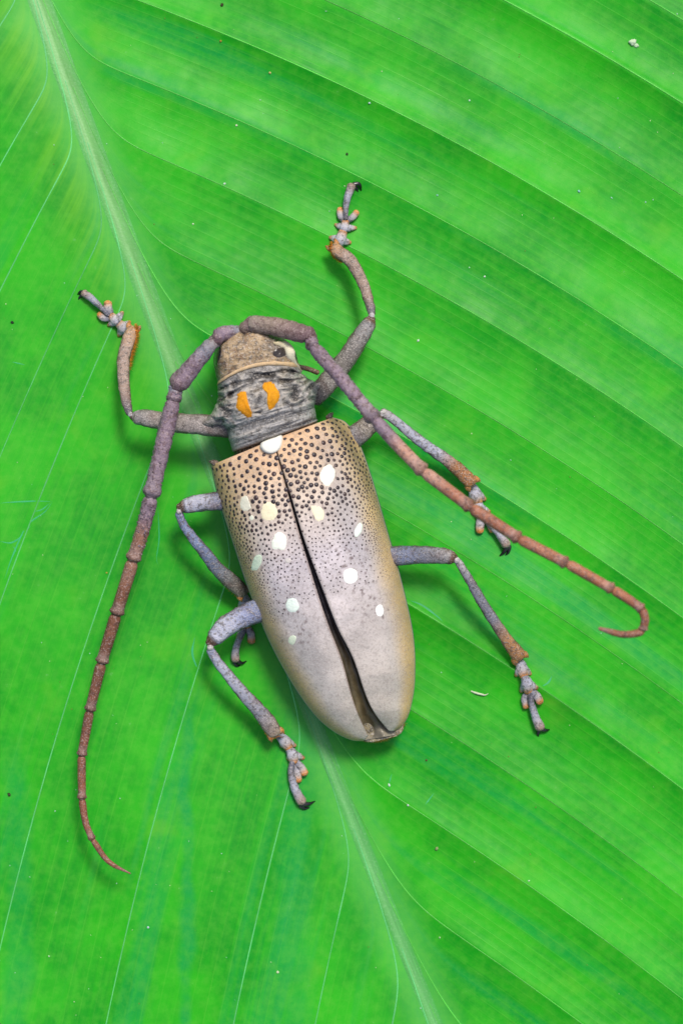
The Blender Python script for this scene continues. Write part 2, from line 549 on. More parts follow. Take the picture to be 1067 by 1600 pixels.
# ------------------------------------------------------------------ beetle
B0 = P(470, 840, 0)
beetle = bpy.data.objects.new('longhorn_beetle', None)
COL.objects.link(beetle)
beetle.location = tuple(B0 * MM)
beetle.empty_display_size = 0.01
tag(beetle, 'grey longhorn beetle with white-spotted wing cases and two long jointed antennae', 'beetle')
bpy.context.view_layer.update()

# ---- wing cases: ruled between an inner (suture) and an outer line, arched in height
OUT = {-1: [(330, 727), (336, 755), (345, 790), (365, 850), (390, 925), (420, 1000), (455, 1065), (490, 1115), (520, 1142), (548, 1156), (568, 1158)],
       1: [(520, 652), (541, 661), (560, 690), (580, 745), (605, 830), (625, 900), (645, 990), (648, 1060), (641, 1108), (630, 1132), (617, 1142)]}
INN = {-1: [(426, 687), (452, 780), (470.5, 844), (497, 930), (514.5, 981), (533, 1029), (549, 1086), (559.5, 1116), (574.5, 1149)],
       1: [(427.5, 686), (456.6, 780), (476, 844), (508, 930), (528, 981), (552, 1029), (571.5, 1086), (586.5, 1116), (607.5, 1142)]}
OUTC = {k: catmull(v, 300) for k, v in OUT.items()}
INNC = {k: catmull(v, 300) for k, v in INN.items()}
T300 = np.linspace(0, 1, 300)

def ely_px(side, q, v):
    a = interp(T300, INNC[side], v); b = interp(T300, OUTC[side], v)
    return a + (b - a) * q

def ely_z(q, v):
    top = np.interp(v, [0, 0.02, 0.06, 0.14, 0.35, 0.6, 0.8, 0.92, 1.0], [8.4, 9.0, 9.6, 10.2, 10.5, 9.7, 8.2, 6.6, 4.6])
    edge = np.interp(v, [0, 0.03, 0.1, 0.6, 0.9, 1.0], [5.8, 4.9, 4.3, 3.9, 3.6, 3.7])
    return edge + (top - edge) * max(0.0, 1 - abs(q) ** 2.4) ** 0.55

def ely_pos(side, q, v, off=0.0):
    x, y = ely_px(side, q, v)
    z = ely_z(q, v)
    z += 0.10 * fbm(x * 0.03, y * 0.03, side, 2)
    if side > 0:      # shallow dent running behind the right shoulder
        z -= 0.35 * math.exp(-((q - 0.62) / 0.13) ** 2) * float(sstep(0.0, 0.06, v)) * math.exp(-((v - 0.10) / 0.13) ** 2)
    return P(x, y, z + off)

SPOTS = [  # centre px, half sizes, tilt, shape jitter, colour
    (1, 512, 742, 12.5, 18, -14, .18, (240, 240, 222)), (-1, 383, 787, 9.5, 11, 20, .3, (235, 230, 208)),
    (-1, 421, 801, 12.5, 14.5, 25, .28, (238, 228, 192)), (1, 497, 801, 9.5, 14, 25, .3, (238, 228, 196)),
    (-1, 393.5, 809, 3.8, 4.2, 0, .2, (235, 235, 215)), (1, 560, 828, 5.5, 13, -20, .12, (226, 240, 226)),
    (-1, 437, 846, 12.5, 15.5, -14, .18, (238, 242, 226)), (-1, 401.5, 879, 7.5, 14.5, -22, .12, (216, 230, 205)),
    (1, 547.5, 900, 12.5, 13, 0, .07, (250, 252, 244)), (-1, 457.5, 945.5, 10.8, 12, 0, .1, (228, 240, 228)),
    (1, 593, 954, 6.5, 10, 0, .08, (250, 252, 246)), (-1, 457, 1000, 6.3, 8.6, -20, .14, (216, 226, 200)),
    (-1, 450, 876, 4.5, 4.0, 0, .3, (205, 198, 192))]

def in_spot(px, py, grow=1.15):
    for s_, cx, cy, a, b, t, j, c in SPOTS:
        dx, dy = px - cx, py - cy
        if (dx / (a * grow + 1)) ** 2 + (dy / (b * grow + 1)) ** 2 < 1:
            return True
    return (px - 424) ** 2 / 22 ** 2 + (py - 696) ** 2 / 17 ** 2 < 1

def ely_color(side, q, v, x, y):
    front = C(228, 196, 160); mid = C(212, 202, 206); rear = C(188, 180, 164); yel = C(200, 168, 108)
    c = interp([0, 0.08, 0.24, 0.4, 0.68, 1.0], np.array([front, front * 0.98, C(218, 202, 188), mid, C(202, 192, 186), rear]), v)
    n = 0.5 + 0.5 * fbm(x * 0.02, y * 0.02, side * 3.0, 5)
    e = float(sstep(0.60, 0.93, q + 0.10 * (n - 0.5)))
    c = c * (1 - e * 0.9) + yel * e * 0.9
    if side > 0:                     # greyish band behind the right shoulder
        g = math.exp(-((q - 0.58) / 0.15) ** 2) * float(sstep(0.01, 0.06, v) * sstep(0.62, 0.30, v))
        c = c * (1 - 0.45 * g) + C(140, 140, 150) * 0.45 * g
    else:
        g = math.exp(-((q - 0.45) / 0.2) ** 2) * float(sstep(0.4, 0.6, v) * sstep(1.0, 0.7, v))
        c = c * (1 - 0.3 * g) + C(150, 152, 156) * 0.3 * g
    # pinkish warmth near the suture at the front
    g = float(sstep(0.16, 0.02, v)) * (0.4 + 0.6 * n) * float(sstep(0.85, 0.5, q))
    c = c * (1 - 0.55 * g) + C(226, 176, 128) * 0.55 * g
    c = c * (0.80 + 0.42 * n)
    # worn dark-brown flecks, mainly round the white spots and along the discs
    fl = fbm(x * 0.16, y * 0.16, 5 + side, 3)
    zone = float(sstep(0.30, 0.42, v) * sstep(0.72, 0.55, v)) * math.exp(-((q - 0.45) / 0.28) ** 2)
    for s_, cx, cy, a, b, t, j, cc in SPOTS:
        dd = math.hypot((x - cx) / (a + 9), (y - cy) / (b + 9))
        if dd < 1.25 and a > 6: zone = max(zone, 0.85 * (1.25 - dd) / 0.35 if dd > 0.9 else 0.85)
    k = float(sstep(0.28, 0.55, fl)) * min(zone, 1.0)
    c = c * (1 - 0.8 * k) + C(82, 52, 52) * 0.8 * k
    return c

ely = {}
for side in (-1, 1):
    mb = MB()
    nv, nq = 230, 84
    vv = np.linspace(0, 1, nv)
    qq = np.sin(np.linspace(0, 1, nq) * math.pi / 2)
    rows = []; cc = []
    for v in vv:
        r = []; c = []
        xi, yi = ely_px(side, 0, v)
        # suture fold going down
        c0 = C(120, 84, 62) if side < 0 else C(150, 140, 128)
        for dz in (1.1, 0.45):
            r.append(P(xi - side * 0.4, yi, ely_z(0, v) - dz)); c.append(c0 * 0.7)
        for q in qq:
            x, y = ely_px(side, q, v)
            p = ely_pos(side, q, v)
            k = ely_color(side, q, v, x, y)
            if q < 0.03 and v > 0.05: k = k * 0.55 + c0 * 0.45
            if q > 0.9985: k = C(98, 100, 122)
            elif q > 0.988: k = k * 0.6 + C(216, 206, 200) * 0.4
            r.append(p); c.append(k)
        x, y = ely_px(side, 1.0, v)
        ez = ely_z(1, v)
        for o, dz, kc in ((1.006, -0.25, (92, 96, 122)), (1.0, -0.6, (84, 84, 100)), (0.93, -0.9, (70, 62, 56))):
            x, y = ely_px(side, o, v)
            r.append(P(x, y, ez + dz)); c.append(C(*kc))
        rows.append(r); cc.append(c)
    rows = np.array(rows); cc = np.array(cc)
    # roll the front and rear rims under
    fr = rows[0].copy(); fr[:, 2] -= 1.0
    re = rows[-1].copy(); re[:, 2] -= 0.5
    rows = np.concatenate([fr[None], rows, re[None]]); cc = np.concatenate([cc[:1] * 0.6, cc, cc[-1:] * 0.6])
    if side > 0:
        rows = rows[:, ::-1]; cc = cc[:, ::-1]
    mb.grid(rows, cc)
    e = mb.build('elytron', M_ely, beetle)
    e["label"] = 'left wing case with eight pale spots' if side < 0 else 'right wing case with five pale spots'
    ely[side] = e

def solve(fn, px, py, q0, v0):
    q, v = q0, v0
    for _ in range(14):
        f = fn(q, v); ex = np.array([px, py]) - f
        if abs(ex).max() < 0.05: break
        h = 1e-3
        J = np.stack([(fn(q + h, v) - f) / h, (fn(q, v + h) - f) / h], 1)
        try: dq = np.linalg.solve(J, ex)
        except Exception: break
        q = float(np.clip(q + np.clip(dq[0], -.3, .3), -1.0, 1.0)); v = float(np.clip(v + np.clip(dq[1], -.2, .2), 0, 1))
    return q, v

def blob_outline(cx, cy, a, b, tilt, jit, seed, n=30):
    t = math.radians(tilt); out = []
    for k in range(n):
        w = 2 * math.pi * k / n
        rr = 1 + jit * (1.4 * nz(math.cos(w) * 1.1 + seed, math.sin(w) * 1.1, seed) + 0.7 * nz(math.cos(w) * 3 + seed, math.sin(w) * 3, seed + 9))
        sq = (abs(math.cos(w)) ** 3 + abs(math.sin(w)) ** 3) ** (-1 / 3.0)
        x, y = a * math.cos(w) * rr * (0.8 + 0.2 * sq), b * math.sin(w) * rr * (0.8 + 0.2 * sq)
        out.append((cx + x * math.cos(t) + y * math.sin(t), cy - x * math.sin(t) + y * math.cos(t)))
    return out

def patch(name, mat, parent, posf, pxf, outline, col, q0, v0, lift=0.05, rings=5):
    """a thin scaly patch laid on a surface, its outline given in pixels"""
    cx = sum(p[0] for p in outline) / len(outline); cy = sum(p[1] for p in outline) / len(outline)
    mb = MB(); V = []; K = []
    n = len(outline)
    q, v = solve(pxf, cx, cy, q0, v0)
    for i in range(rings + 1):
        f = 0.02 + 0.98 * i / rings
        r = []
        for (ox, oy) in outline:
            px, py = cx + (ox - cx) * f, cy + (oy - cy) * f
            a, b = solve(pxf, px, py, q, v)
            li = lift * (1 - 0.3 * f ** 4) if i < rings else -0.03
            r.append(posf(a, b, li))
        V.append(r)
        K.append([np.asarray(col) * (1.0 - 0.10 * (i == rings) + 0.10 * nz(o[0] * .3, o[1] * .3, i)) for o in outline])
    mb.grid(np.array(V)[::-1], np.array(K)[::-1], closed=True)
    mb.f.append(tuple(len(mb.v) - n + k for k in range(n)))
    return mb.build(name, mat, parent)

for i, (side, cx, cy, a, b, t, j, c) in enumerate(SPOTS):
    patch('spot', M_spot, ely[side], lambda q, v, o, s=side: ely_pos(s, q, v, o), lambda q, v, s=side: ely_px(s, q, v),
          blob_outline(cx, cy, a, b, t, j, i * 3.7 + 1), C(*c) * 1.18, 0.5, np.clip((cy - 690) / 470, 0.03, 0.97), 0.05)

# ---- shiny black granules on the front half of the wing cases
def granules(side):
    pts = []; mb = MB()
    cell = {}
    tries = 0
    iL, oL = INNC[side].tolist(), OUTC[side].tolist()
    while tries < 60000:
        tries += 1
        v = random.random() * 0.52; q = random.random() ** 0.8 * 0.985
        k = int(v * 299); f = v * 299 - k
        x = (iL[k][0] * (1 - f) + iL[k + 1][0] * f) * (1 - q) + (oL[k][0] * (1 - f) + oL[k + 1][0] * f) * q
        y = (iL[k][1] * (1 - f) + iL[k + 1][1] * f) * (1 - q) + (oL[k][1] * (1 - f) + oL[k + 1][1] * f) * q
        if v < 0.012 or in_spot(x, y): continue
        fade = float(sstep(0.46, 0.18, v + 0.10 * nz(x * .02, y * .02, 4) - (0.10 if q > 0.75 else 0.0)))
        if q < 0.35 and v > 0.26: fade *= 0.35
        if random.random() > fade * 1.1 + 0.02: continue
        sp = 8.0 + 2.4 * float(sstep(0.25, 0.02, v)) - 3.4 * float(sstep(0.6, 0.92, q)) - 2.2 * float(sstep(0.2, 0.42, v))
        sp *= random.uniform(0.82, 1.1)
        gx, gy = int(x // 16), int(y // 16)
        if any((x - a) ** 2 + (y - b) ** 2 < sp * sp for i in (-1, 0, 1) for j in (-1, 0, 1) for a, b in cell.get((gx + i, gy + j), ())):
            continue
        cell.setdefault((gx, gy), []).append((x, y))
        r = (0.265 - 0.12 * float(sstep(0.10, 0.42, v)) - 0.085 * float(sstep(0.6, 0.95, q))) * random.uniform(0.72, 1.15) * (0.6 + 0.4 * fade)
        pts.append((q, v, r))
    e = 1e-3
    for q, v, r in pts:
        p = ely_pos(side, q, v)
        du = ely_pos(side, min(q + e, 1), v) - ely_pos(side, q - e, v); dv = ely_pos(side, q, v + e) - ely_pos(side, q, max(v - e, 0))
        n = np.cross(du, dv); n /= np.linalg.norm(n)
        if n[2] < 0: n = -n
        t = np.cross(n, (0, 1.0, 0)); t /= np.linalg.norm(t); b = np.cross(n, t)
        col = C(52, 38, 44) if random.random() < .75 else C(72, 50, 50)
        V = []
        for hh, rr in ((-0.15, 1.15), (0.14, 0.92), (0.34, 0.55)):
            for k in range(7):
                a = 2 * math.pi * k / 7
                V.append(p + n * hh * r + (t * math.cos(a) + b * math.sin(a)) * r * rr)
        V.append(p + n * r * 0.42)
        F = []
        for i in (0, 1):
            for k in range(7):
                F.append((i * 7 + k, i * 7 + (k + 1) % 7, (i + 1) * 7 + (k + 1) % 7, (i + 1) * 7 + k))
        for k in range(7): F.append((14 + k, 14 + (k + 1) % 7, 21))
        mb.add(V, F, col)
    return mb.build('granules', M_gran, ely[side], kind='stuff')
granules(-1); granules(1)

# shoulder points
for side, a, b in ((-1, (338, 724), (327, 721)), (1, (513, 653), (520, 645))):
    mb = MB(); mb.tube([(*a, 6.4, 5), ((a[0] + b[0]) / 2, (a[1] + b[1]) / 2, 6.3, 4.2), (*b, 6.0, 1.2)], [C(120, 100, 84), C(50, 42, 42)], n=10, sides=10)
    mb.build('shoulder_spine', M_limb, ely[side])

# ---- body: one loft from tail to mouth, sections given by their left and right edge
ST = [  # L px, R px, z mid, z top, z bottom, exponent
    ((580, 1160), (620, 1150), 3.4, 3.6, 3.0, 2.0), ((560, 1152), (631, 1132), 3.4, 3.8, 2.4, 2.2), ((503, 1098), (622, 1056), 3.6, 5.2, 1.9, 2.2),
    ((446, 985), (606, 930), 3.8, 7.0, 1.5, 2.3), ((394, 842), (566, 785), 4.0, 8.0, 1.4, 2.4), ((364, 756), (534, 700), 4.6, 8.4, 1.4, 2.4),
    ((366, 712), (500, 665), 4.8, 8.0, 1.5, 2.4), ((363, 704), (496, 656), 5.2, 9.1, 1.6, 2.5), ((359, 690), (493, 645), 5.3, 9.6, 1.7, 2.5),
    ((355, 676), (492, 634), 5.4, 9.7, 1.8, 2.4), ((345, 664), (494, 622), 5.5, 9.9, 1.9, 2.3), ((328, 655), (497, 608), 5.6, 10.3, 2.0, 2.1),
    ((333, 643), (491, 597), 5.6, 10.4, 2.0, 2.1), ((339, 628), (480, 590), 5.6, 10.3, 2.1, 2.2), ((340, 614), (472, 583), 5.6, 10.0, 2.1, 2.3),
    ((340, 603), (469, 576), 5.6, 9.7, 2.2, 2.6), ((340, 596), (467, 571), 5.6, 9.9, 2.3, 2.7), ((337, 584), (465, 562), 5.6, 10.0, 2.3, 2.8),
    ((334, 568), (461, 549), 5.6, 10.1, 2.4, 2.9), ((335, 550), (452, 537), 5.6, 10.0, 2.5, 2.9), ((340, 533), (440, 526), 5.6, 9.6, 2.6, 2.7),
    ((350, 520), (427, 516), 5.4, 8.9, 2.8, 2.4), ((364, 512), (414, 510), 5.1, 7.6, 3.2, 2.0)]
_SV = np.linspace(0, 1, len(ST))
STA = np.array([[*a, *b, c, d, e, f] for a, b, c, d, e, f in ST])
STC = catmull(np.c_[STA[:, :2], STA[:, 2:]], 400)
# catmull spaces by the left edge: keep the station index instead
def _cr(v):
    x = v * (len(ST) - 1); i = int(min(max(math.floor(x), 0), len(ST) - 2)); t = x - i
    g = lambda k: STA[min(max(k, 0), len(ST) - 1)]
    a, b, c, d = g(i - 1), g(i), g(i + 1), g(i + 2)
    return 0.5 * ((2 * b) + (c - a) * t + (2 * a - 5 * b + 4 * c - d) * t * t + (3 * b - 3 * c + d - a) * t ** 3)
def stv(k): return k / (len(ST) - 1.0)

def body_disp(px, py, v, up):
    """wrinkles: transverse grooves on the base, worm-like folds on the pronotum, pits on the head"""
    k = v * (len(ST) - 1)
    d = 0.0
    pro = float(sstep(9.2, 10.2, k) * sstep(15.0, 14.0, k))
    if pro > 0:
        wx, wy = px + 14 * nz(px * .04, py * .04, 2), py + 14 * nz(px * .04, py * .04, 7)
        r = 1 - abs(2.4 * nz(wx * 0.045, wy * 0.055, 1.0))
        r2 = 1 - abs(2.4 * nz(wx * 0.11, wy * 0.13, 4.0))
        calm = 1 - 0.85 * max(math.exp(-(((px - 381) / 17) ** 2 + ((py - 632) / 26) ** 2) ** 2), math.exp(-(((px - 424) / 18) ** 2 + ((py - 618) / 26) ** 2) ** 2))
        d += pro * calm * (0.55 * (r - 0.5) + 0.30 * (r2 - 0.5)) + pro * (1 - calm) * 0.25
        # cross furrow across the front third
        d -= 0.40 * math.exp(-((k - 14.0 - 0.22 * math.sin(px * .06)) / 0.22) ** 2)
        d -= 0.30 * math.exp(-((k - 13.1 - 0.25 * math.sin(px * .05 + 1)) / 0.15) ** 2)
    base = float(sstep(6.6, 7.2, k) * sstep(10.4, 9.4, k))
    if base > 0:
        d += base * (0.16 * math.sin((k + 0.5 * nz(px * .022, py * .03, 3)) * 2 * math.pi * 0.62 + 0.8) + 0.22 * fbm(px * 0.02 + py * 0.01, k * 2.6, 2, 4))
    head = float(sstep(16.0, 16.8, k))
    if head > 0:
        d += head * (0.12 * fbm(px * 0.09, py * 0.09, 8, 4))
        mid_x = np.interp(py, [515, 590], [380, 404])
        d -= head * 0.30 * math.exp(-((px - mid_x) / 3.2) ** 2)
        d += head * 0.22 * math.exp(-((abs(px - mid_x) - 16) / 10) ** 2) * float(sstep(18.5, 20, k))
    col = math.exp(-((k - 15.6) / 0.28) ** 2)
    d -= 0.28 * col
    return d * up

def arch(v, q):
    a = float(np.interp(v * (len(ST) - 1), [6, 9, 11, 13, 15, 16, 18, 20, 22], [0, 0, 3, 8, 15, 16, 10, 5, 2]))
    return np.array([-0.2, -0.98]) * a * (1 - q * q)

def body_px(q, v):
    s = _cr(v)
    return s[:2] + (s[2:4] - s[:2]) * (q + 1) / 2 + arch(v, q)

def body_pos(q, v, off=0.0):
    s = _cr(v); n = s[7]
    x, y = body_px(q, v)
    zz = max(0.0, 1 - abs(q) ** n) ** (1 / n)
    z = s[4] + (s[5] - s[4]) * zz + body_disp(x, y, v, min(1.0, zz * 1.3))
    return P(x, y, z + off)

def body_color(px, py, v, zz):
    k = v * (len(ST) - 1)
    n = 0.5 + 0.5 * fbm(px * 0.06, py * 0.06, 11, 4)
    grey = C(148, 145, 142); dark = C(74, 70, 70); tan = C(190, 164, 128); brown = C(126, 92, 68)
    if k < 6.5:
        return C(74, 58, 42) * (0.6 + 0.7 * n) if k > 1.5 else C(168, 156, 124) * (0.9 + 0.2 * n)
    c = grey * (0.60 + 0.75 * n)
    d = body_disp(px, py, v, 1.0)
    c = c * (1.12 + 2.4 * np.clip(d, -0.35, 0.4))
    t = float(sstep(0.05, 0.32, d)) * 0.55; c = c * (1 - t) + C(206, 196, 180) * t  # cream highlight painted by height onto the wrinkle crests
    t = float(sstep(-0.02, -0.28, d)) * 0.6; c = c * (1 - t) + C(52, 50, 54) * t  # shade painted by depth into the furrows
    if 7 < k < 10:
        st = 0.5 + 0.5 * fbm(px * 0.03 + py * .012, py * 0.25 + px * .09, 4, 3)
        c = c * (0.75 + 0.5 * st) + C(20, 40, 60) * 0.4
    if 10 <= k < 15.2:
        t = float(sstep(0.52, 0.85, n)); c = c * (1 - 0.35 * t) + C(196, 178, 150) * 0.35 * t
    h = float(sstep(15.7, 16.3, k))
    if h > 0:
        hc = (tan * (0.55 + 0.85 * n)) * (1 - 0.35 * float(sstep(0.45, 0.7, 1 - zz))) 
        f = float(sstep(0.55, 0.75, 0.5 + 0.5 * fbm(px * .11, py * .11, 21, 3)))
        hc = hc * (1 - 0.65 * f) + brown * 0.65 * f
        ed = float(sstep(352, 336, px)) * 0.7; hc = hc * (1 - ed) + C(66, 58, 54) * ed
        ed = float(sstep(24, 46, px - np.interp(py, [515, 590], [380, 404]))) * float(sstep(16.6, 17.6, k)) * 0.65; hc = hc * (1 - ed) + C(78, 74, 74) * ed
        mid_x = np.interp(py, [515, 590], [380, 404])
        l = math.exp(-((px - mid_x) / 2.4) ** 2); hc = hc * (1 - 0.75 * l) + C(70, 50, 40) * 0.75 * l
        g = float(sstep(16.0, 18.5, k)) * float(sstep(8, 40, px - mid_x)); hc = hc * (1 - 0.25 * g) + C(150, 146, 138) * 0.25 * g
        c = c * (1 - h) + hc * h
    return c

mb = MB()
nv, nt_ = 330, 96
rows = []; cc = []
for v in np.linspace(0, 1, nv):
    s = _cr(v); n = s[7]
    r = []; c = []
    for k in range(nt_):
        a = 2 * math.pi * k / nt_
        ca, sa = math.cos(a), math.sin(a)
        q = math.copysign(abs(ca) ** (2 / n), ca); zz = abs(sa) ** (2 / n)
        x, y = s[:2] + (s[2:4] - s[:2]) * (q + 1) / 2 + arch(v, q)
        if sa >= 0:
            z = s[4] + (s[5] - s[4]) * zz + body_disp(x, y, v, min(1.0, zz * 1.3))
        else:
            z = s[4] - (s[4] - s[6]) * zz
        e = body_disp(x, y, v, 1.0) * 3.0 * (1 - min(1.0, zz * 1.3)) * np.sign(q)
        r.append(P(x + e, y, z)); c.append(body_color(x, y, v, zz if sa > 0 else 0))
    rows.append(r); cc.append(c)
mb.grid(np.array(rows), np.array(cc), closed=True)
m = nt_
SPINES = True
mb.f.append(tuple(range(m))); mb.f.append(tuple((nv - 1) * m + k for k in range(m))[::-1])
mb.f = [f[::-1] for f in mb.f]
mb.tube([(352, 648, 6.9, 14), (336, 655, 6.7, 10), (324, 661, 6.5, 6), (313, 665, 6.3, 2)], [C(128, 124, 120), C(150, 146, 140), C(120, 112, 104)], n=18, sides=14, rough=0.2, rs=2.2)
mb.tube([(482, 612, 6.6, 13), (490, 607, 6.4, 9), (499, 600, 6.2, 3)], [C(128, 124, 120), C(150, 146, 140)], n=12, sides=14, rough=0.2, rs=2.2)
body = mb.build('body', M_body, beetle)
body["label"] = 'wrinkled grey thorax and tan head with the belly behind'

def bpatch(name, mat, outline, col, v0, lift=0.06):
    return patch(name, mat, body, body_pos, body_px, outline, col, 0.0, v0, lift)

ol = [(371, 612), (377, 610), (384, 610), (386, 618), (388, 628), (392, 640), (395, 648), (390, 654), (383, 650), (375, 644), (369, 637), (370, 626)]
orr = [(409, 602), (413, 597), (421, 596), (428, 597), (431, 604), (437, 613), (438, 620), (433, 630), (428, 637), (421, 640), (418, 633), (417, 624), (417, 614), (411, 608)]
def dense(o, n=34):
    return [tuple(p) for p in catmull(o + [o[0]], n + 1)[:-1]]
p1 = bpatch('orange_spot', M_orange, dense(ol), C(236, 158, 34), stv(12.0), 0.16)
p2 = bpatch('orange_spot', M_orange, dense(orr), C(238, 164, 36), stv(12.5), 0.16)

# scutellum: the white half-round shield between thorax and wing cases
mb = MB()
sc = [(406, 699), (408, 692), (418, 687), (430, 683), (440, 680), (442, 690), (439, 701), (431, 708), (421, 710), (411, 706)]
scd = dense(sc, 36); cx, cy = 425, 696
V = []; K = []
for i in range(7):
    f = 0.02 + 0.98 * i / 6
    V.append([P(cx + (x - cx) * f, cy + (y - cy) * f, 9.62 + 0.18 * (1 - f ** 2.5) - (0.9 if i == 6 else 0)) for x, y in scd])
    K.append([C(250, 247, 234) * (1.05 - 0.12 * (i == 6))] * len(scd))
mb.grid(np.array(V)[::-1], np.array(K)[::-1], closed=True)
mb.f.append(tuple(len(mb.v) - len(scd) + k for k in range(len(scd))))
mb.build('scutellum', M_spot, beetle)

# pale fringe between head and thorax
mb = MB()
v0 = stv(15.75)
ring = [body_pos(q, v0, 0.10) for q in np.sin(np.linspace(-1, 1, 60) * math.pi / 2)]
rows = []; cc = []
fw = np.array([0.10, 0.45, 0]); fw = fw / np.linalg.norm(fw)
for i, p in enumerate(ring):
    r = []
    w = 0.23 + 0.06 * nz(i * .3, 0, 0)
    for k in range(8):
        a = 2 * math.pi * k / 8
        r.append(p + fw * math.cos(a) * w * 1.2 + np.array([0, 0, 1]) * math.sin(a) * w * 0.9)
    rows.append(r); cc.append([C(222, 190, 146) * (0.95 + 0.25 * nz(i * .5, 3, 0))] * 8)
mb.grid(np.array(rows), np.array(cc), closed=True)
mb.build('collar_fringe', M_spot, body)

# eyes, cheek, jaw palp
bpatch('eye', M_black, dense([(334, 548), (339, 541), (345, 540), (346, 552), (342, 564), (337, 574), (335, 562)], 30), C(40, 38, 42), stv(18.5), 0.10)
bpatch('eye', M_black, [(438 + 12 * math.cos(a) + 3 * math.sin(a), 551 + 7.5 * math.sin(a) - 3.5 * math.cos(a)) for a in np.linspace(0, 2 * math.pi, 33)[:-1]], C(70, 62, 58), stv(18.5), 0.05)
def on_body(x, y, up):
    q, v = solve(body_px, x, y, 0.6, stv(18.3))
    return float(body_pos(q, v, up)[2])
mb = MB()
mb.tube([(x, y, max(on_body(x, y, 0.0), 5.6) + u + 0.35, rr) for x, y, u, rr in ((429, 536, -.35, 2.5), (439, 537, -.15, 4.5), (448, 541, 0, 7), (453, 549, .05, 8), (455, 557, -.1, 6.5), (460, 566, -.35, 3.4), (470, 580, -.35, 2))],
        [C(206, 190, 150), C(240, 230, 196), C(246, 238, 208), C(244, 236, 206), C(226, 208, 164)], n=26, sides=16, rough=0.1, rs=2.5, flat=0.7)
mb.build('cheek_patch', M_spot, body)
mb = MB(); mb.tube([(464, 573, 4.8, 4), (480, 576, 4.4, 4), (496, 582, 4.0, 4)], [C(110, 84, 66), C(130, 96, 70)], n=12, sides=10); mb.build('palp', M_limb, body)

# folded hind wings, seen in the gap and behind the tips
mb = MB(); rows = []; cc = []
for i, v in enumerate(np.linspace(0.02, 1.03, 120)):
    a = interp(T300, INNC[-1], min(v, 1)); b = interp(T300, INNC[1], min(v, 1))
    if v > 0.9:
        k = (v - 0.9) / 0.13
        a = a + np.array([-3 * k, 7 * k]); b = b + np.array([6 * k, 7 * k])
    r = []; c = []
    z = float(ely_z(0, min(v, 1))) - 1.0 - 0.4 * float(sstep(0.3, 0.9, v))
    if v > 0.93: z = max(z, 3.9)
    qe = float(np.interp(v, [0, 0.86, 0.97, 1.03], [0.7, 0.7, 0.25, 0.1]))
    for q in np.linspace(-qe, 1 + qe, 25):
        x, y = a + (b - a) * q
        fold = 0.22 * math.sin(q * 7 + v * 3) * v + (0.16 * nz(x * .12, y * .05, 2))
        r.append(P(x, y, z + fold))
        t = float(sstep(0.55, 0.95, v))
        cl = C(40, 36, 44) * (1 - t) + C(112, 100, 70) * t
        u = float(sstep(0.955, 0.985, v)); cl = cl * (1 - u) + C(150, 142, 122) * u
        c.append(cl * (0.75 + 0.5 * (0.5 + 0.5 * math.sin(q * 9 + v * 20 + 3 * nz(x * .05, y * .05, 0)))))
    rows.append(r); cc.append(c)
mb.grid(np.array(rows)[::-1], np.array(cc)[::-1])
mb.build('folded_wing', M_wing, beetle)

# orange-brown fringe of hairs round the tail
def hairs(mb, path, n, length, col, ang, spread, z0, r=0.022, zup=0.1):
    q = catmull(path, n)
    for i in range(n):
        x, y = q[i, :2] + rng.normal(0, 0.8, 2)
        z = z0 if np.isscalar(z0) else float(np.interp(i / n, [0, 1], z0))
        a = ang + rng.normal(0, spread)
        L = length * rng.uniform(0.6, 1.15)
        p = P(x, y, z + rng.normal(0, 0.12))
        dv = np.array([math.cos(a) * L, -math.sin(a) * L, zup * L * rng.normal(0.3, 1)])
        s = np.cross(dv, (0, 0, 1.0)); s /= np.linalg.norm(s); u = np.cross(s, dv); u /= np.linalg.norm(u)
        V = [p + s * r, p - s * r * .5 + u * r * .8, p - s * r * .5 - u * r * .8, p + dv]
        mb.add(V, [(0, 1, 3), (1, 2, 3), (2, 0, 3)], np.asarray(col) * rng.uniform(0.75, 1.2))
mb = MB()
hairs(mb, [(560, 1153), (590, 1157), (616, 1147), (632, 1130)], 260, 0.42, C(196, 150, 70), math.radians(70), 0.5, 3.4)
mb.build('tail_fringe', M_hair, beetle, kind='stuff')

# ---- legs
BLUE = C(146, 154, 178); GREY = C(138, 138, 150); LILAC = C(184, 186, 202); DK = C(84, 84, 98); TAN = C(166, 142, 128); ORG = C(214, 144, 66); BRN = C(104, 70, 54); PALE = C(196, 190, 190)  # BLUE and LILAC put the sky's bluish sheen into the leg colour

def ground(rows):
    """heights given relative to the leaf: z = leaf + r + extra"""
    return [(x, y, leafz(x, y) + r / PXMM * 0.8 + e, r) for x, y, e, r in rows]

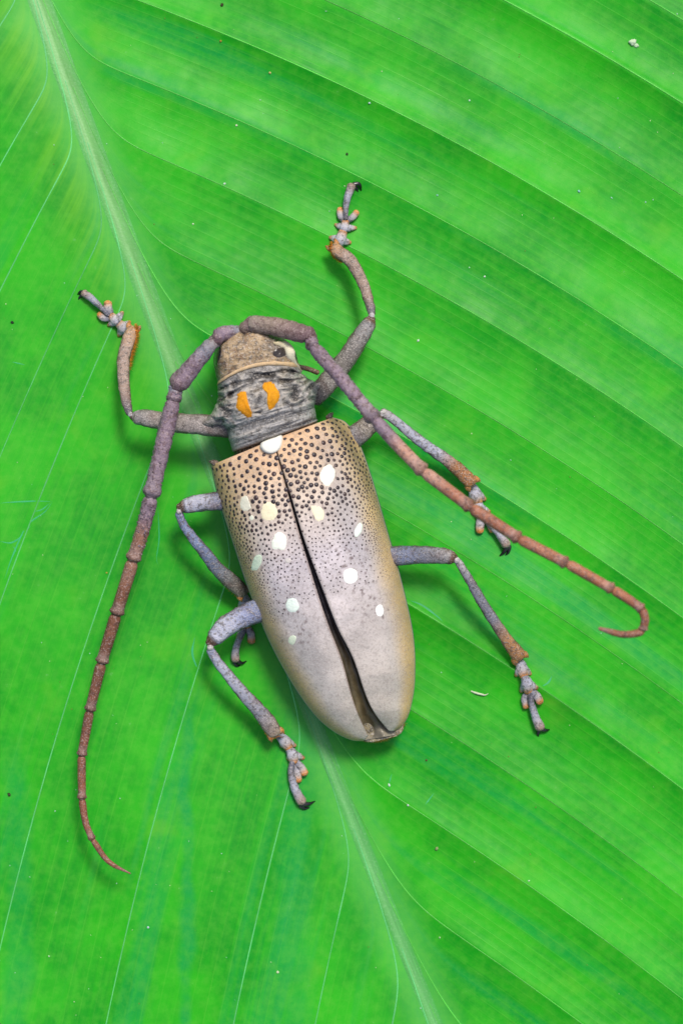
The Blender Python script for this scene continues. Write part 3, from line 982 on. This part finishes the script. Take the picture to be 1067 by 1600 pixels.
def make_leg(label, femur, fcol, knee, tibia, tcol, tarsi, lobes, clawseg, claws, fringe=None, tipfringe=None):
    mb = MB(); mb.tube(femur, fcol, n=44, sides=24, rough=0.10, rs=1.6, flat=0.9, edge=BRN * .8, square=0.22)
    # knee condyle
    kx, ky, kz, kr = knee
    fx, fy, fz, frr = femur[-1]
    mb.tube([(fx, fy, fz, frr * 0.96), (kx * .6 + fx * .4, ky * .6 + fy * .4, kz, kr * 1.12), (kx, ky, kz, kr * .78)], [fcol[-1], BRN * 1.25, BRN * .9], n=10, sides=16, rough=0.06)
    tx_, ty_, tz_, tr_ = tibia[0]
    mb.ball(P(kx * .4 + tx_ * .6, ky * .4 + ty_ * .6, kz + kr * .3 / PXMM), (kr * .55 / PXMM,) * 3, PALE * 1.1, rough=0.15)
    leg = mb.build('leg', M_limb, beetle)
    leg["label"] = label
    mb = MB(); 
    mb.tube(tibia, tcol, n=44, sides=20, rough=0.08, rs=1.8, flat=0.8, edge=BRN * .9, square=0.25)
    (x0, y0, z0, r0), (x1, y1, z1, r1) = tibia[-2], tibia[-1]
    L = math.hypot(x1 - x0, y1 - y0); ux, uy = (x1 - x0) / L, (y1 - y0) / L
    for sg in (-1, 1):      # end lip and spur on each side of the shin tip
        mb.tube([(x1 - uy * sg * r1 * .45, y1 + ux * sg * r1 * .45, z1, r1 * .55), (x1 + ux * 6 - uy * sg * r1 * .8, y1 + uy * 6 + ux * sg * r1 * .8, z1 - .1, r1 * .42), (x1 + ux * 11 - uy * sg * r1 * .95, y1 + uy * 11 + ux * sg * r1 * .95, z1 - .25, 1.2)], [tcol[-1], ORG * .95, ORG * .7], n=10, sides=10, rough=0.04)
    mb.build('tibia', M_limb, leg)
    for seg in tarsi:
        mb = MB()
        for t in seg:
            mb.tube(ground(t), [GREY * 1.1, LILAC, PALE, ORG * 0.95], n=14, sides=12, rough=0.04, flat=0.75)
        mb.build('tarsus_segment', M_limb, leg)
    for l in lobes:
        mb = MB(); mb.tube(ground(l), [GREY, GREY * 1.15, PALE, ORG * 1.05], n=14, sides=12, rough=0.03, flat=0.7); mb.build('tarsus_lobe', M_limb, leg)
    mb = MB(); mb.tube(ground(clawseg), [DK * 1.2, GREY, LILAC * .95, TAN], n=22, sides=14, rough=0.05); mb.build('claw_segment', M_limb, leg)
    for c in claws:
        mb = MB(); mb.tube(ground(c), [C(60, 54, 56), C(24, 22, 24), C(18, 16, 18)], n=14, sides=10); mb.build('claw', M_black, leg)
    if fringe:
        mb = MB()
        for path, n, L, ang, z in fringe:
            hairs(mb, path, n, L, C(242, 160, 58), math.radians(ang), 0.45, z, 0.03)
        mb.build('hair_fringe', M_hair, leg, kind='stuff')
    return leg

def seg2(c, a, b, l1, l2, r):
    """a heart-shaped tarsal segment: stem to two short side lobes"""
    return [[(a[0], a[1], 0.25, r * .7), (c[0], c[1], 0.3, r * 1.05), (b[0], b[1], 0.25, r * .8)],
            [(c[0], c[1], 0.15, r * .9), ((c[0] + l1[0]) / 2, (c[1] + l1[1]) / 2, 0.1, r * .75), (l1[0], l1[1], 0.0, r * .35)],
            [(c[0], c[1], 0.15, r * .9), ((c[0] + l2[0]) / 2, (c[1] + l2[1]) / 2, 0.1, r * .75), (l2[0], l2[1], 0.0, r * .35)]]

# front left
make_leg('front left leg bent outward with an orange-fringed shin',
    [(362, 668, 5.2, 17), (320, 664, 5.6, 17), (270, 660, 5.7, 15.5), (232, 654, 5.4, 14), (216, 652, 5.2, 12.5)], [C(104, 100, 98), C(146, 138, 134), C(150, 142, 138), C(152, 142, 134), C(150, 146, 144)],
    (207, 650, 5.1, 8), [(203, 646, 4.9, 5.5), (198, 628, 4.6, 8), (194, 600, 4.0, 9.5), (193, 570, 3.2, 10.5), (196, 548, 2.6, 10.5), (203, 526, 2.0, 11), (207, 516, 1.7, 10)],
    [DK, TAN, TAN * 1.05, TAN * 1.1, C(196, 152, 104)],
    [seg2((193, 512), (202, 518), (186, 505), (203, 503), (186, 524), 8.5), seg2((182, 501), (188, 506), (174, 493), (192, 488), (170, 508), 7.5)],
    [[(175, 494, .2, 5), (170, 482, .3, 6.5), (169, 474, .3, 6.5)], [(174, 496, .2, 5), (163, 497, .2, 5.5), (156, 491, .2, 5)]],
    [(170, 492, .5, 4), (160, 482, .6, 4.2), (145, 468, .5, 5.5), (132, 458, .25, 6)],
    [[(133, 456, .2, 3.2), (126, 456, .15, 2.4), (122, 460, -.05, 1)], [(131, 461, .1, 3), (126, 463, .0, 2.2), (123, 468, -.1, .9)]],
    [([(211, 506), (213, 522), (210, 540), (204, 556), (201, 575)], 300, 0.55, 10, 2.2)])
# front right
make_leg('front right leg reaching forward with a hooked black claw',
    [(492, 620, 5.0, 16), (512, 598, 5.4, 17), (540, 562, 5.6, 16), (565, 524, 5.4, 14.5), (575, 508, 5.2, 12.5)], [C(100, 96, 92), C(138, 132, 124), C(124, 118, 110), C(128, 124, 120), C(150, 148, 148)],
    (580, 497, 5.1, 8.5), [(581, 490, 5.0, 6), (577, 474, 4.6, 8), (569, 448, 3.9, 9), (558, 424, 3.1, 9.8), (545, 405, 2.5, 10.5), (530, 395, 2.0, 11), (523, 387, 1.7, 9.5)],
    [DK, TAN, TAN * 1.02, TAN * .9, TAN * 1.1, C(198, 152, 104)],
    [seg2((531, 375), (525, 386), (536, 362), (516, 371), (547, 379), 8.5), seg2((538, 356), (535, 364), (540, 346), (524, 351), (556, 356), 7)],
    [[(540, 346, .2, 4.5), (550, 340, .3, 5), (557, 332, .25, 5.2)], [(539, 346, .2, 4.5), (532, 338, .3, 5), (531, 327, .25, 5)]],
    [(540, 342, .5, 4), (540, 330, .6, 4.5), (543, 308, .55, 5.6), (549, 291, .3, 7)],
    [[(553, 288, .3, 4), (560, 287, .3, 3), (563, 291, .15, 2.2), (564, 298, -.05, .9)], [(551, 292, .0, 3.5), (557, 294, .0, 2.4), (559, 300, -.1, .9)]],
    [([(519, 378), (518, 388), (524, 400), (535, 409)], 240, 0.45, 160, 2.0)])
# middle left
make_leg('middle left leg folded back with its foot under the hind thigh',
    [(372, 782, 4.2, 15), (340, 783, 4.6, 15), (310, 786, 4.8, 14), (294, 790, 4.8, 13)], [C(80, 84, 104), C(104, 110, 138), LILAC * .95, LILAC * 1.08],
    (281, 793, 4.7, 9), [(280, 803, 4.6, 6.5), (288, 822, 4.4, 7.5), (305, 845, 4.0, 8.5), (323, 867, 3.6, 10), (340, 889, 3.0, 11.5), (362, 909, 2.2, 13), (378, 924, 1.6, 12)],
    [C(126, 138, 172), C(132, 146, 182), C(120, 136, 172), C(104, 116, 140), C(112, 114, 112), C(116, 110, 96)],
    [seg2((383, 940), (378, 928), (384, 954), (374, 950), (394, 950), 9), seg2((386, 966), (385, 956), (386, 978), (375, 974), (398, 974), 8)],
    [[(385, 978, .2, 5), (392, 990, .2, 6), (393, 1002, .2, 6)], [(384, 978, .2, 5), (377, 990, .2, 6), (374, 998, .2, 5.5)]],
    [(381, 984, .5, 4), (373, 1000, .5, 5), (368, 1018, .4, 6), (368, 1030, .25, 7)],
    [[(370, 1032, .2, 4), (378, 1036, .15, 2.5), (385, 1033, -.05, .9)], [(366, 1034, .1, 3.5), (370, 1040, .0, 2.2), (376, 1040, -.1, .9)]],
    [([(344, 906), (356, 918), (370, 930)], 40, 0.3, 130, 1.8)])
# hind left
make_leg('hind left leg with a pale lilac thigh and orange-tipped shin',
    [(432, 940, 4.2, 20), (405, 953, 4.6, 20), (375, 966, 4.8, 18), (352, 980, 4.8, 17), (338, 994, 4.8, 15)], [C(88, 94, 118), C(118, 128, 160), C(152, 160, 194), LILAC * 1.1, LILAC * 1.1],
    (328, 1005, 4.7, 9.5), [(329, 1016, 4.6, 7), (340, 1034, 4.4, 8), (358, 1057, 3.9, 9), (380, 1083, 3.1, 10.5), (404, 1110, 2.3, 12), (420, 1131, 1.8, 13.5), (428, 1143, 1.6, 12.5)],
    [BLUE * 1.1, LILAC * .98, LILAC * .95, GREY * 1.05, C(158, 140, 122)],
    [seg2((445, 1158), (436, 1150), (451, 1168), (461, 1165), (440, 1166), 9), seg2((457, 1179), (451, 1170), (459, 1190), (474, 1184), (450, 1186), 8.5)],
    [[(460, 1188, .25, 5), (470, 1198, .3, 6), (476, 1208, .3, 6)], [(460, 1192, .1, 5), (464, 1206, .15, 6), (466, 1219, .1, 5.8)]],
    [(457, 1190, .5, 4.5), (455, 1208, .5, 5.2), (460, 1230, .45, 6.5), (471, 1252, .3, 8)],
    [[(473, 1256, .3, 5), (482, 1256, .25, 3), (492, 1252, -.05, .9)], [(470, 1259, .1, 4), (476, 1263, .0, 2.6), (484, 1262, -.1, .9)]],
    [([(398, 1116), (412, 1136), (422, 1152), (440, 1150)], 80, 0.3, 130, 1.9)])
# hind right
make_leg('hind right leg stretched out backward with an orange-tipped shin',
    [(575, 872, 4.2, 18), (612, 869, 4.6, 16.5), (650, 867, 4.8, 15), (685, 868, 4.8, 13.5), (700, 870, 4.8, 12)], [C(80, 80, 92), C(120, 124, 140), C(128, 138, 166), C(148, 148, 154), C(156, 152, 150)],
    (710, 873, 4.8, 9.5), [(715, 877, 4.7, 6), (730, 901, 4.4, 7.2), (753, 941, 3.6, 8.5), (774, 974, 2.8, 9), (790, 998, 2.2, 10), (803, 1015, 1.8, 12), (809, 1024, 1.6, 12.5)],
    [PALE * .9, GREY * 1.08, GREY * 1.1, GREY, C(190, 140, 88), C(188, 136, 82)],
    [seg2((815, 1044), (811, 1031), (818, 1056), (806, 1055), (828, 1053), 9), seg2((823, 1068), (819, 1058), (825, 1080), (814, 1080), (838, 1075), 9)],
    [[(827, 1080, .25, 5.5), (837, 1086, .3, 6.5), (843, 1096, .3, 6.5)], [(824, 1082, .2, 5), (819, 1092, .2, 5.5), (821, 1104, .2, 5)]],
    [(828, 1084, .5, 4.5), (830, 1100, .5, 5.2), (836, 1120, .45, 6.5), (843, 1136, .3, 8)],
    [[(845, 1139, .3, 4.5), (852, 1141, .2, 2.8), (858, 1140, -.05, .9)], [(842, 1141, .1, 4), (840, 1147, .0, 2.6), (841, 1151, -.1, .9)]],
    [([(788, 1006), (797, 1022), (806, 1032)], 40, 0.25, 140, 1.9), ([(804, 1010), (816, 1020)], 26, 0.3, 10, 1.9)])
# middle right
make_leg('middle right leg passing under the antenna with a brown-tipped shin',
    [(535, 698, 4.2, 17), (556, 681, 4.6, 18), (573, 667, 4.8, 17), (584, 656, 4.9, 13)], [DK, GREY * .9, C(146, 136, 122), C(140, 128, 118)],
    (594, 649, 4.9, 9), [(598, 645, 4.8, 7.5), (612, 653, 4.6, 7.5), (635, 672, 4.1, 8), (662, 694, 3.5, 9), (694, 716, 2.7, 10), (716, 734, 2.1, 11.5), (734, 752, 1.7, 12)],
    [PALE * .95, LILAC * .92, LILAC * .98, LILAC * .92, C(178, 122, 72), C(172, 116, 66)],
    [seg2((742, 772), (738, 760), (746, 784), (733, 781), (757, 780), 10), seg2((748, 794), (746, 784), (752, 806), (738, 802), (764, 800), 9)],
    [[(752, 806, .2, 5.5), (750, 816, .2, 7), (749, 829, .15, 6.5)], [(754, 806, .2, 5.5), (764, 816, .2, 6.5), (769, 828, .15, 6)]],
    [(757, 808, .5, 5), (770, 824, .5, 5.5), (782, 838, .45, 6.5), (790, 850, .3, 8)],
    [[(791, 854, .25, 4.5), (787, 862, .15, 3), (780, 869, -.05, .9)], [(795, 854, .1, 4), (794, 862, .0, 2.6), (789, 868, -.1, .9)]],
    [([(706, 718), (726, 736), (744, 750)], 50, 0.25, -40, 2.2)])

# ---- antennae: scape, then ten more joints, each swollen at its far end
PUR = C(146, 126, 140); PURB = C(128, 100, 104); RUST = C(158, 102, 78); RUSTD = C(132, 80, 58)

def antenna(label, scape, scol, nodes, cols, bumpy):
    mb = MB()
    for sc_ in scape: mb.tube(sc_, scol, n=36, sides=20, rough=0.12, rs=2.2)
    a = mb.build('antenna', M_ant, beetle)
    a["label"] = label
    for i in range(len(nodes) - 1):
        (x0, y0, z0, r0), (x1, y1, z1, r1) = nodes[i][-1], nodes[i + 1][-1]
        via = nodes[i + 1][:-1]
        pts = [(x0, y0, z0, r0)] + list(via) + [(x1, y1, z1, r1)]
        q = catmull(pts, 30)
        u = np.linspace(0, 1, 30)
        last = i == len(nodes) - 2
        ln = math.hypot(x1 - x0, y1 - y0)
        prof = 0.90 + 0.0 * u + 0.10 * sstep(0.04, 0.12, u) - 0.22 * sstep(0.06, 0.0, u)
        if ln < 24 and not last:
            prof = 1.0 - 0.08 * np.sin(u * math.pi)
        elif not last:
            prof = prof + 0.26 * np.exp(-((u - 0.955) / 0.05) ** 2) - 0.30 * sstep(0.975, 1.0, u)
        else:
            prof = prof * np.interp(u, [0, .7, 1.0], [1, .85, .45])
        q[:, 3] *= prof
        c0, c1 = cols[i], cols[min(i + 1, len(cols) - 1)]
        mb = MB()
        body_c = [c0 * 1.08, c0, c0 * .97, c0 * .5 + c1 * .5, c1, c1 * 1.03, c1 * .8 + PALE * .22, c1 * .6 if not last else c1]
        mb.tube(q, body_c, n=46, sides=16, rough=0.12 if i < bumpy else 0.02, rs=2.6, seed=i * 5.0)
        if i < bumpy:   # short blunt thorns along the joint
            for k in range(70 if ln > 60 else 12):
                j = rng.integers(3, 26); ang = rng.uniform(-0.5, math.pi + 0.5)
                x, y, z, r = q[j]
                tx, ty = q[j + 1, :2] - q[j - 1, :2]; L = math.hypot(tx, ty) + 1e-6; tx /= L; ty /= L
                nx, ny = -ty * math.cos(ang), tx * math.cos(ang)
                rr = r * 0.92
                b0 = (x + nx * rr, y + ny * rr, z + math.sin(ang) * rr / PXMM, 1.8)
                b1 = (x + nx * (rr + 2.0) + tx * 1.4, y + ny * (rr + 2.0) + ty * 1.4, z + math.sin(ang) * (rr + 2.0) / PXMM, 0.7)
                mb.tube([b0, b1], c0 * rng.uniform(0.55, 0.95), n=3, sides=6, cap=False)
        mb.build('antenna_segment', M_ant, a)
    return a

antenna('left antenna sweeping back in a wide arc and curving in at its thin tip',
    [[(378, 517, 8.4, 9), (360, 519, 8.9, 11), (345, 523, 9.1, 12), (338, 532, 9.1, 10)],
     [(338, 531, 9.0, 10), (326, 543, 9.0, 11.5), (308, 564, 8.8, 13.5), (291, 585, 8.5, 15), (280, 598, 8.2, 16), (276, 605, 8.0, 12)]],
    [C(158, 150, 148), GREY * 1.05, PUR * 1.05, PUR, PURB * .85],
    [[(275, 606, 8.0, 11)], [(272, 622, 8.0, 12.5)], [(256, 690, 8.3, 12.5), (236, 776, 8.0, 12)], [(224, 826, 7.4, 11), (208, 876, 6.8, 10.5)], [(182, 960, 5.8, 9.8)], [(159, 1036, 5.1, 9)],
     [(140.6, 1111, 4.6, 7.8)], [(128, 1181, 4.3, 6.8)], [(128.6, 1249, 4.3, 6.2)], [(134, 1284, 4.4, 5.4), (145, 1312, 4.4, 5.2)], [(170, 1346, 4.4, 4.6), (204, 1365, 4.3, 2.6)]],
    [GREY * 1.1, PUR * .95, PUR * 0.98, C(150, 108, 88), C(132, 86, 62), C(124, 80, 58), C(128, 82, 62), C(140, 88, 68), C(146, 90, 66), C(146, 92, 70), C(150, 96, 74)], 3)
antenna('right antenna raised across the back leg and hooked at its tip',
    [[(381, 519, 8.6, 10), (386, 510, 9.1, 11), (396, 505, 9.4, 12)],
     [(396, 506, 9.5, 13), (415, 508, 9.7, 14), (445, 514, 10.0, 15), (470, 521, 10.4, 14.5), (484, 522, 10.7, 12)]],
    [C(150, 136, 124), C(150, 132, 118), C(138, 116, 112), PURB * .92],
    [[(484, 524, 10.6, 11)], [(488, 540, 11.0, 11)], [(530, 588, 12.8, 11), (586, 656, 15.0, 11)], [(622, 696, 16.0, 10.5), (662, 737, 17.0, 10.2)], [(736, 793, 18.6, 9.6)], [(811, 842, 19.8, 9.2)],
     [(885.5, 880.5, 20.6, 8.6)], [(957, 921, 21.0, 8)], [(982, 937, 21.2, 7.6), (1003, 952, 21.2, 7.2)], [(1007, 968, 21.2, 6.8), (1004, 984, 21.0, 6.6)], [(996, 989, 20.9, 6.4), (970, 991, 20.8, 6.2), (936, 982, 20.6, 6)]],
    [PURB, PUR * 1.02, PUR * 1.1, C(194, 146, 126), C(176, 116, 88), C(176, 114, 86), C(178, 116, 86), C(180, 116, 84), C(162, 102, 76), C(152, 98, 72), C(150, 96, 72)], 2)

# ------------------------------------------------------------------ litter on the leaf
mb = MB()
q = [(736, 1080), (744, 1083), (752, 1085), (757, 1086), (762, 1084)]
mb.tube([(x, y, leafz(x, y) + 0.10 + 0.15 * math.sin(i * .8), r) for i, ((x, y), r) in enumerate(zip(q, (1.2, 1.7, 1.5, 1.0, .5)))], C(214, 226, 190), n=22, sides=8)
o = mb.build('lint_fibre', M_dust); tag(o, 'thin pale curled fibre lying on the green leaf beside the hind right leg', 'fibre')
mb = MB(); x, y = 988, 66
mb.ball(P(x, y, leafz(x, y) + 0.16), (0.42, 0.36, 0.26), C(206, 226, 190), rough=0.5); mb.ball(P(x + 6, y + 5, leafz(x + 6, y + 5) + 0.08), (0.3, 0.22, 0.16), C(190, 220, 176), rough=0.5)
o = mb.build('pale_crumb', M_dust); tag(o, 'small whitish crumb stuck on the leaf, the largest of the pale specks', 'crumb')
mb = MB()
SP = [(904, 299, 2.6, (150, 210, 200)), (683, 305, 1.6, (150, 215, 190)), (577, 161, 2.2, (190, 225, 210)), (733, 157, 1.4, (200, 230, 210)), (955, 309, 1.4, (170, 220, 200)), (1008, 316, 1.4, (170, 220, 200)),
      (653, 532, 2.0, (220, 235, 220)), (733, 418, 1.4, (190, 225, 200)), (757, 432, 1.4, (220, 235, 220)), (826, 1376, 1.6, (220, 235, 210)), (637, 1258, 1.7, (225, 240, 230)), (608, 1227, 2.2, (225, 240, 230)),
      (15, 1242, 2.6, (60, 66, 40)), (347, 8, 2.8, (70, 70, 40)), (345, 64, 1.8, (170, 150, 60)), (422, 114, 2.2, (200, 200, 120)), (542, 241, 2.4, (60, 90, 50)), (20, 504, 2.6, (40, 60, 40)),
      (666, 1188, 2.0, (90, 60, 40)), (682, 1326, 3.0, (150, 170, 110)), (434, 1519, 2.0, (210, 230, 180)), (232, 1449, 1.6, (200, 220, 220)), (77, 1494, 1.3, (200, 230, 190)), (687, 1465, 1.3, (210, 230, 190)),
      (351, 287, 1.8, (200, 230, 200)), (370, 196, 1.6, (220, 230, 200)), (302, 350, 1.4, (210, 230, 190)), (167, 895, 1.6, (190, 170, 60)), (465, 1010, 1.2, (190, 225, 180))]
for _ in range(170):
    SP.append((rng.uniform(0, 1067), rng.uniform(0, 1600), rng.uniform(0.5, 1.0), (random.choice([(200, 225, 170), (190, 225, 205), (120, 140, 60)]))))
for x, y, r, c in SP:
    mb.ball(P(x, y, leafz(x, y) + r / PXMM * 0.35), (r / PXMM * rng.uniform(.8, 1.3), r / PXMM * rng.uniform(.7, 1.1), r / PXMM * 0.6), C(*c), n=4, m=7, rot=rng.uniform(0, 3), rough=0.5)
o = mb.build('leaf_dust', M_dust, kind='stuff'); tag(o, 'scattered tiny specks of dust on the green leaf', 'dust')

scene.render.film_transparent = False
